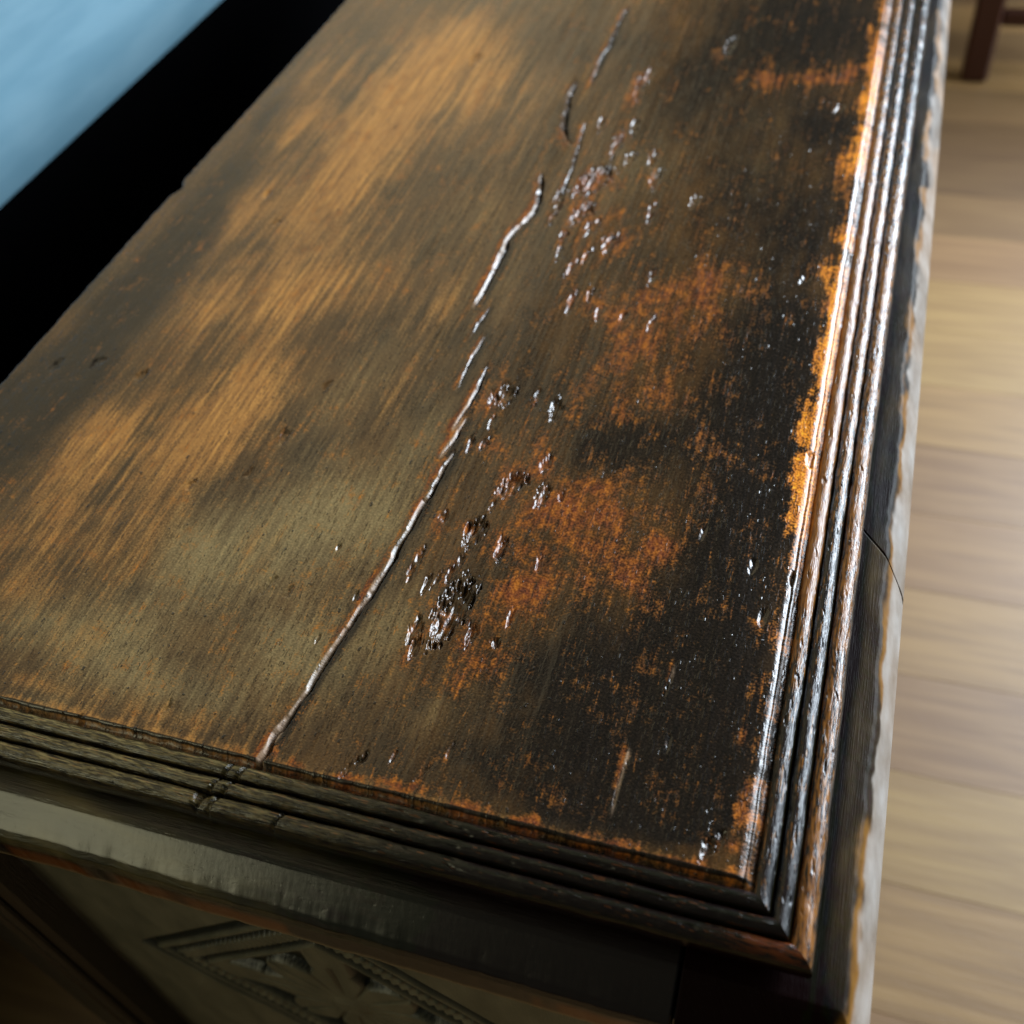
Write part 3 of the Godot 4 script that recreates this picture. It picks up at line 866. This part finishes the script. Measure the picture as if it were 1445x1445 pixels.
func build_chest() -> void:
	var chest := thing("antique_chest", "dark antique oak chest with cracked and pitted moulded lid filling the picture", "chest", Vector3(0, 0, 0))
	var lid := part("lid", lid_mesh(), lid_material(), chest)
	var reed_wood := wood(0.24, 0.018, Vector3(9, 30, 1))
	for k in 3:
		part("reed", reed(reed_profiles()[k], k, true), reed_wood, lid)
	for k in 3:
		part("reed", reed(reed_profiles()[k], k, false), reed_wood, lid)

	# rails under the lid
	var rail_wood := wood(0.50, 0.014, Vector3(7, 22, 1))
	rail_wood.metallic_specular = 0.18
	var fx := across(FRONT_RAIL, 5)
	var near_z := PackedFloat32Array()
	for v in steps(0.0, 0.20, 260):
		near_z.append(v - 0.20)
	var sz := across(SIDE_RAIL, 6, 0.0)
	sz.remove_at(0)
	near_z.append_array(sz)
	var near_x := PackedFloat32Array()
	for v in fx:
		if v >= -0.0165:
			near_x.append(v)
	near_x.insert(0, -0.0165)
	var pull := func(x: float, z: float) -> float: return (scarf(x) + 0.2016) * clampf((0.02 - z) / 0.2, 0.0, 1.0)
	part("front_rail", rail(near_x, near_z, pull, 0.0, front_tone(false), false), rail_wood, chest)
	var far_z := PackedFloat32Array()
	for k in 501:
		far_z.append(-1.22 + 1.02 * pow(k / 500.0, 0.55))
	var pull_far := func(x: float, z: float) -> float: return (scarf(x) + 0.1982) * clampf((z + 0.6) / 0.4, 0.0, 1.0)
	part("front_rail", rail(fx, far_z, pull_far, 0.0026, front_tone(true), false), rail_wood, chest)
	var side_tone := func(x: float, y: float, _z: float, n1: float, n2: float, _edge: float) -> Color:
		var left_sheen := smoothstep(-0.10, -0.30, x)  # sheen of the rail's left end, painted into its colour
		var col := lin(0.085, 0.08, 0.072).lerp(lin(0.27 + n2 * 0.18, 0.24 + n2 * 0.16, 0.14 + n2 * 0.1), left_sheen * clampf(0.7 + n1 * 0.8, 0.0, 1.0) * smoothstep(-0.047, -0.038, y))
		col = col.lerp(lin(0.42, 0.22, 0.08), smoothstep(0.15, 0.5, n1 + n2 * 0.6) * smoothstep(-0.042, -0.05, y) * 0.7)
		return col.lerp(lin(0.46, 0.38, 0.27), smoothstep(-0.0555, -0.0575, y) * 0.8)
	var none := func(_x: float, _z: float) -> float: return 0.0
	var side_wood := wood(0.28, 0.010, Vector3(7, 22, 1))
	part("side_rail", rail(steps(BACK - 0.012, -0.0178, 420), across(SIDE_RAIL, 6), none, 0.0, side_tone, true), side_wood, chest)
	var dark_wood := plain_wood(Color(0.14, 0.115, 0.09), 0.38, 0.03)
	part("back_rail", board_mesh(Vector3(1.24, 0.033, 0.03), 0.002), dark_wood, chest, Vector3(BACK + 0.005, -0.0415, -0.62), Vector3(0, PI / 2, 0))
	part("far_rail", board_mesh(Vector3(0.44, 0.033, 0.045), 0.002), dark_wood, chest, Vector3(-0.235, -0.0415, -1.20))

	# carcass: posts, panels, bottom rails
	var leg_h := -0.0584 - FLOOR_Y
	var leg_y := (FLOOR_Y - 0.0584) * 0.5
	for at in [Vector2(0.0, 0.004), Vector2(-0.425, 0.004), Vector2(0.0, -1.18), Vector2(-0.425, -1.18)]:
		var post := part("corner_post", board_mesh(Vector3(leg_h, 0.062, 0.062), 0.004), dark_wood, chest, Vector3(at.x, leg_y, at.y), Vector3(0, 0, PI / 2))
		for g in 2:
			part("bead", board_mesh(Vector3(leg_h, 0.007, 0.006), 0.002), dark_wood, post, Vector3(0.0, -0.012 - 0.012 * g if at.x < -0.2 else 0.012 + 0.012 * g, 0.0335))
	part("side_panel", carved_panel(), wood(0.42, 0.03, Vector3(6, 14, 1)), chest)
	var panel_wood := plain_wood(Color(0.26, 0.20, 0.14), 0.4, 0.04)
	part("front_panel", board_mesh(Vector3(1.12, 0.50, 0.016), 0.001), panel_wood, chest, Vector3(0.012, -0.31, -0.588), Vector3(0, PI / 2, 0))
	part("back_panel", board_mesh(Vector3(1.12, 0.50, 0.016), 0.001), panel_wood, chest, Vector3(-0.43, -0.31, -0.588), Vector3(0, PI / 2, 0))
	part("far_panel", board_mesh(Vector3(0.36, 0.50, 0.016), 0.001), panel_wood, chest, Vector3(-0.2125, -0.31, -1.19))
	part("bottom_rail", board_mesh(Vector3(1.116, 0.06, 0.03), 0.003), dark_wood, chest, Vector3(0.008, -0.592, -0.588), Vector3(0, PI / 2, 0))
	part("bottom_rail", board_mesh(Vector3(0.36, 0.06, 0.03), 0.003), dark_wood, chest, Vector3(-0.2125, -0.592, 0.008))


# The near end's panel, carved with a double-lined lozenge round a flower.
func carved_panel() -> ArrayMesh:
	var nx := 361
	var ny := 401
	var p := PackedVector3Array()
	var c := PackedColorArray()
	var uv := PackedVector2Array()
	for j in ny:
		var y := lerpf(-0.0585, -0.56, float(j) / (ny - 1))
		for i in nx:
			var x := lerpf(-0.3938, -0.0315, float(i) / (nx - 1))
			var a := x + 0.21
			var b := y + 0.274
			var lz := absf(a) + absf(b)
			var r := sqrt(a * a + b * b)
			var th := atan2(b, a)
			var h := 0.0
			var groove := func(at: float, w: float) -> float: return smoothstep(w, w * 0.25, absf(lz - at))
			h -= 0.005 * groove.call(0.140, 0.008) + 0.004 * groove.call(0.124, 0.0055) + 0.0045 * groove.call(0.102, 0.0055)
			if lz < 0.094:
				var ground := smoothstep(0.094, 0.091, lz) * 0.006
				var petal := 0.064 * (0.72 + 0.28 * absf(cos(th * 4.0)))
				var fl := smoothstep(petal, petal - 0.004, r)
				var leaf := smoothstep(0.016, 0.012, minf(absf(a), absf(b)) + maxf(0.0, 0.058 - r))
				h -= ground * (1.0 - maxf(fl, leaf))
				h -= 0.002 * fl * smoothstep(0.35, 0.05, absf(sin(th * 8.0))) * smoothstep(0.012, 0.03, r)
				h += 0.002 * smoothstep(0.014, 0.006, r)
			if lz > 0.106 and lz < 0.122:
				h -= 0.0012 * (0.5 + 0.5 * sin((a - b if a * b > 0.0 else a + b) * 700.0))
			p.append(Vector3(x, y, 0.0152 + h + noise_a.get_noise_2d(x * 20.0, y * 6.0) * 0.0004))
			var n := noise_b.get_noise_2d(x * 40.0, y * 14.0)
			var col := lin(0.35 + n * 0.08, 0.335 + n * 0.07, 0.275 + n * 0.06)
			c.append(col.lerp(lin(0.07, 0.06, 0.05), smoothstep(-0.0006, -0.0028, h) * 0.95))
			uv.append(Vector2(y, x))
	return sheet(ny, nx, p, c, uv)


# ------------------------------------------------------------------ setting

func grain_picture(base: Color, dark: Color, sd: int) -> ImageTexture:
	var n := FastNoiseLite.new()
	n.noise_type = FastNoiseLite.TYPE_SIMPLEX_SMOOTH
	n.seed = sd
	n.frequency = 0.03
	n.fractal_octaves = 4
	var a := n.get_seamless_image(96, 512)
	a.resize(512, 512, Image.INTERPOLATE_CUBIC)
	n.frequency = 0.012
	n.seed = sd + 1
	var b := n.get_seamless_image(160, 512)
	b.resize(512, 512, Image.INTERPOLATE_CUBIC)
	var da := a.get_data()
	var db := b.get_data()
	var o := PackedByteArray()
	o.resize(512 * 512 * 3)
	for i in 512 * 512:
		var f := clampf((da[i] * 0.55 + db[i] * 0.45) / 255.0, 0.0, 1.0)
		var q := dark.lerp(base, smoothstep(0.2, 0.8, f))
		o[i * 3] = int(q.r * 255.0)
		o[i * 3 + 1] = int(q.g * 255.0)
		o[i * 3 + 2] = int(q.b * 255.0)
	return ImageTexture.create_from_image(Image.create_from_data(512, 512, false, Image.FORMAT_RGB8, o))


func build_floor() -> void:
	var ground := MeshInstance3D.new()
	ground.name = "floor"
	ground.mesh = board_mesh(Vector3(9.0, 0.02, 9.0), 0.001)
	ground.material_override = plain_wood(Color(0.2, 0.16, 0.12), 0.8, 0.02)
	ground.position = Vector3(0.5, FLOOR_Y - 0.024, -1.5)
	ground.set_meta("kind", "structure")
	add_child(ground, true)
	var mats := []
	var tones := [[Color(0.552, 0.433, 0.272), Color(0.482, 0.370, 0.233)], [Color(0.525, 0.406, 0.267), Color(0.462, 0.347, 0.229)], [Color(0.562, 0.453, 0.280), Color(0.499, 0.390, 0.241)], [Color(0.507, 0.393, 0.263), Color(0.447, 0.336, 0.224)], [Color(0.369, 0.283, 0.185), Color(0.327, 0.244, 0.160)], [Color(0.435, 0.339, 0.222), Color(0.392, 0.297, 0.194)]]  # the last two pairs are darkened for the shadow rows
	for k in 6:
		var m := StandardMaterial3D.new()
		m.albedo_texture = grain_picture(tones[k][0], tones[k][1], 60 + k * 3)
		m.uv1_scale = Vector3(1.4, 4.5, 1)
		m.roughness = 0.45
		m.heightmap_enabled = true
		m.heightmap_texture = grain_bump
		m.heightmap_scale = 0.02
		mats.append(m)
	var meshes := []
	for k in 6:
		meshes.append(board_mesh(Vector3(1.199, 0.014, 0.1277), 0.0003, Vector2(0.37 * k, 0.21 * k)))
	var r := RandomNumberGenerator.new()
	r.seed = 12
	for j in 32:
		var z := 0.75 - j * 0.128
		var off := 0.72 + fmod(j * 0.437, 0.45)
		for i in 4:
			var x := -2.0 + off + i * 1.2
			part("floor_board", meshes[r.randi() % 6], mats[4 if j in [19, 20] else 5 if j in [18, 21, 23, 25, 26] else r.randi() % 4], ground, Vector3(x - 0.5, 0.017, z + 1.5))  # darker rows carry a soft shadow band in their board colour


func build_wall() -> void:
	var w := thing("wall", "pale blue boarded wall behind the chest with an added black board for the shade below", "wall", Vector3(-0.755, FLOOR_Y, -1.8))
	var blue := plain_wood(Color(0.335, 0.50, 0.585), 0.6, 0.02, Vector3(2, 2, 1))
	blue.albedo_color = Color.WHITE
	blue.albedo_texture = grain_picture(Color(0.37, 0.505, 0.56), Color(0.32, 0.465, 0.525), 90)
	var plaster := plain_wood(Color(0.66, 0.58, 0.44), 0.9, 0.05, Vector3(2, 2, 1))
	part("plaster", board_mesh(Vector3(4.5, 1.7, 0.10), 0.002), plaster, w, Vector3(-0.05, 1.65, 0), Vector3(0, PI / 2, 0))  # unseen upper wall, added in cream to reflect warmly on the lid
	part("painted_board", board_mesh(Vector3(4.5, 0.80, 0.10), 0.002), blue, w, Vector3(-0.05, 0.40, 0), Vector3(0, PI / 2, 0))
	var black := plain_wood(Color(0.012, 0.012, 0.014), 0.95, 0.02)
	black.specular_mode = BaseMaterial3D.SPECULAR_DISABLED
	part("shade_board", board_mesh(Vector3(4.5, 0.584, 0.012), 0.003), black, w, Vector3(0.0062, 0.292, 0), Vector3(0, PI / 2, 0))  # black board standing in for the shadow behind the chest


func build_stool() -> void:
	var s := thing("wooden_stool", "dark reddish brown wooden stool standing on the floor beyond the chest", "stool", Vector3(0.39, FLOOR_Y, -2.26))
	var m := plain_wood(Color(0.25, 0.12, 0.07), 0.4, 0.03)
	part("seat", board_mesh(Vector3(0.50, 0.035, 0.50), 0.006), m, s, Vector3(0, 0.45, 0))
	for a in [-1, 1]:
		for b in [-1, 1]:
			part("leg", board_mesh(Vector3(0.432, 0.05, 0.05), 0.006), m, s, Vector3(a * 0.205, 0.2162, b * 0.205), Vector3(0, 0, PI / 2))
	for b in [-1, 1]:
		part("stretcher", board_mesh(Vector3(0.358, 0.03, 0.022), 0.004), m, s, Vector3(0, 0.12, b * 0.205))
		part("stretcher", board_mesh(Vector3(0.358, 0.03, 0.022), 0.004), m, s, Vector3(b * 0.205, 0.16, 0), Vector3(0, PI / 2, 0))
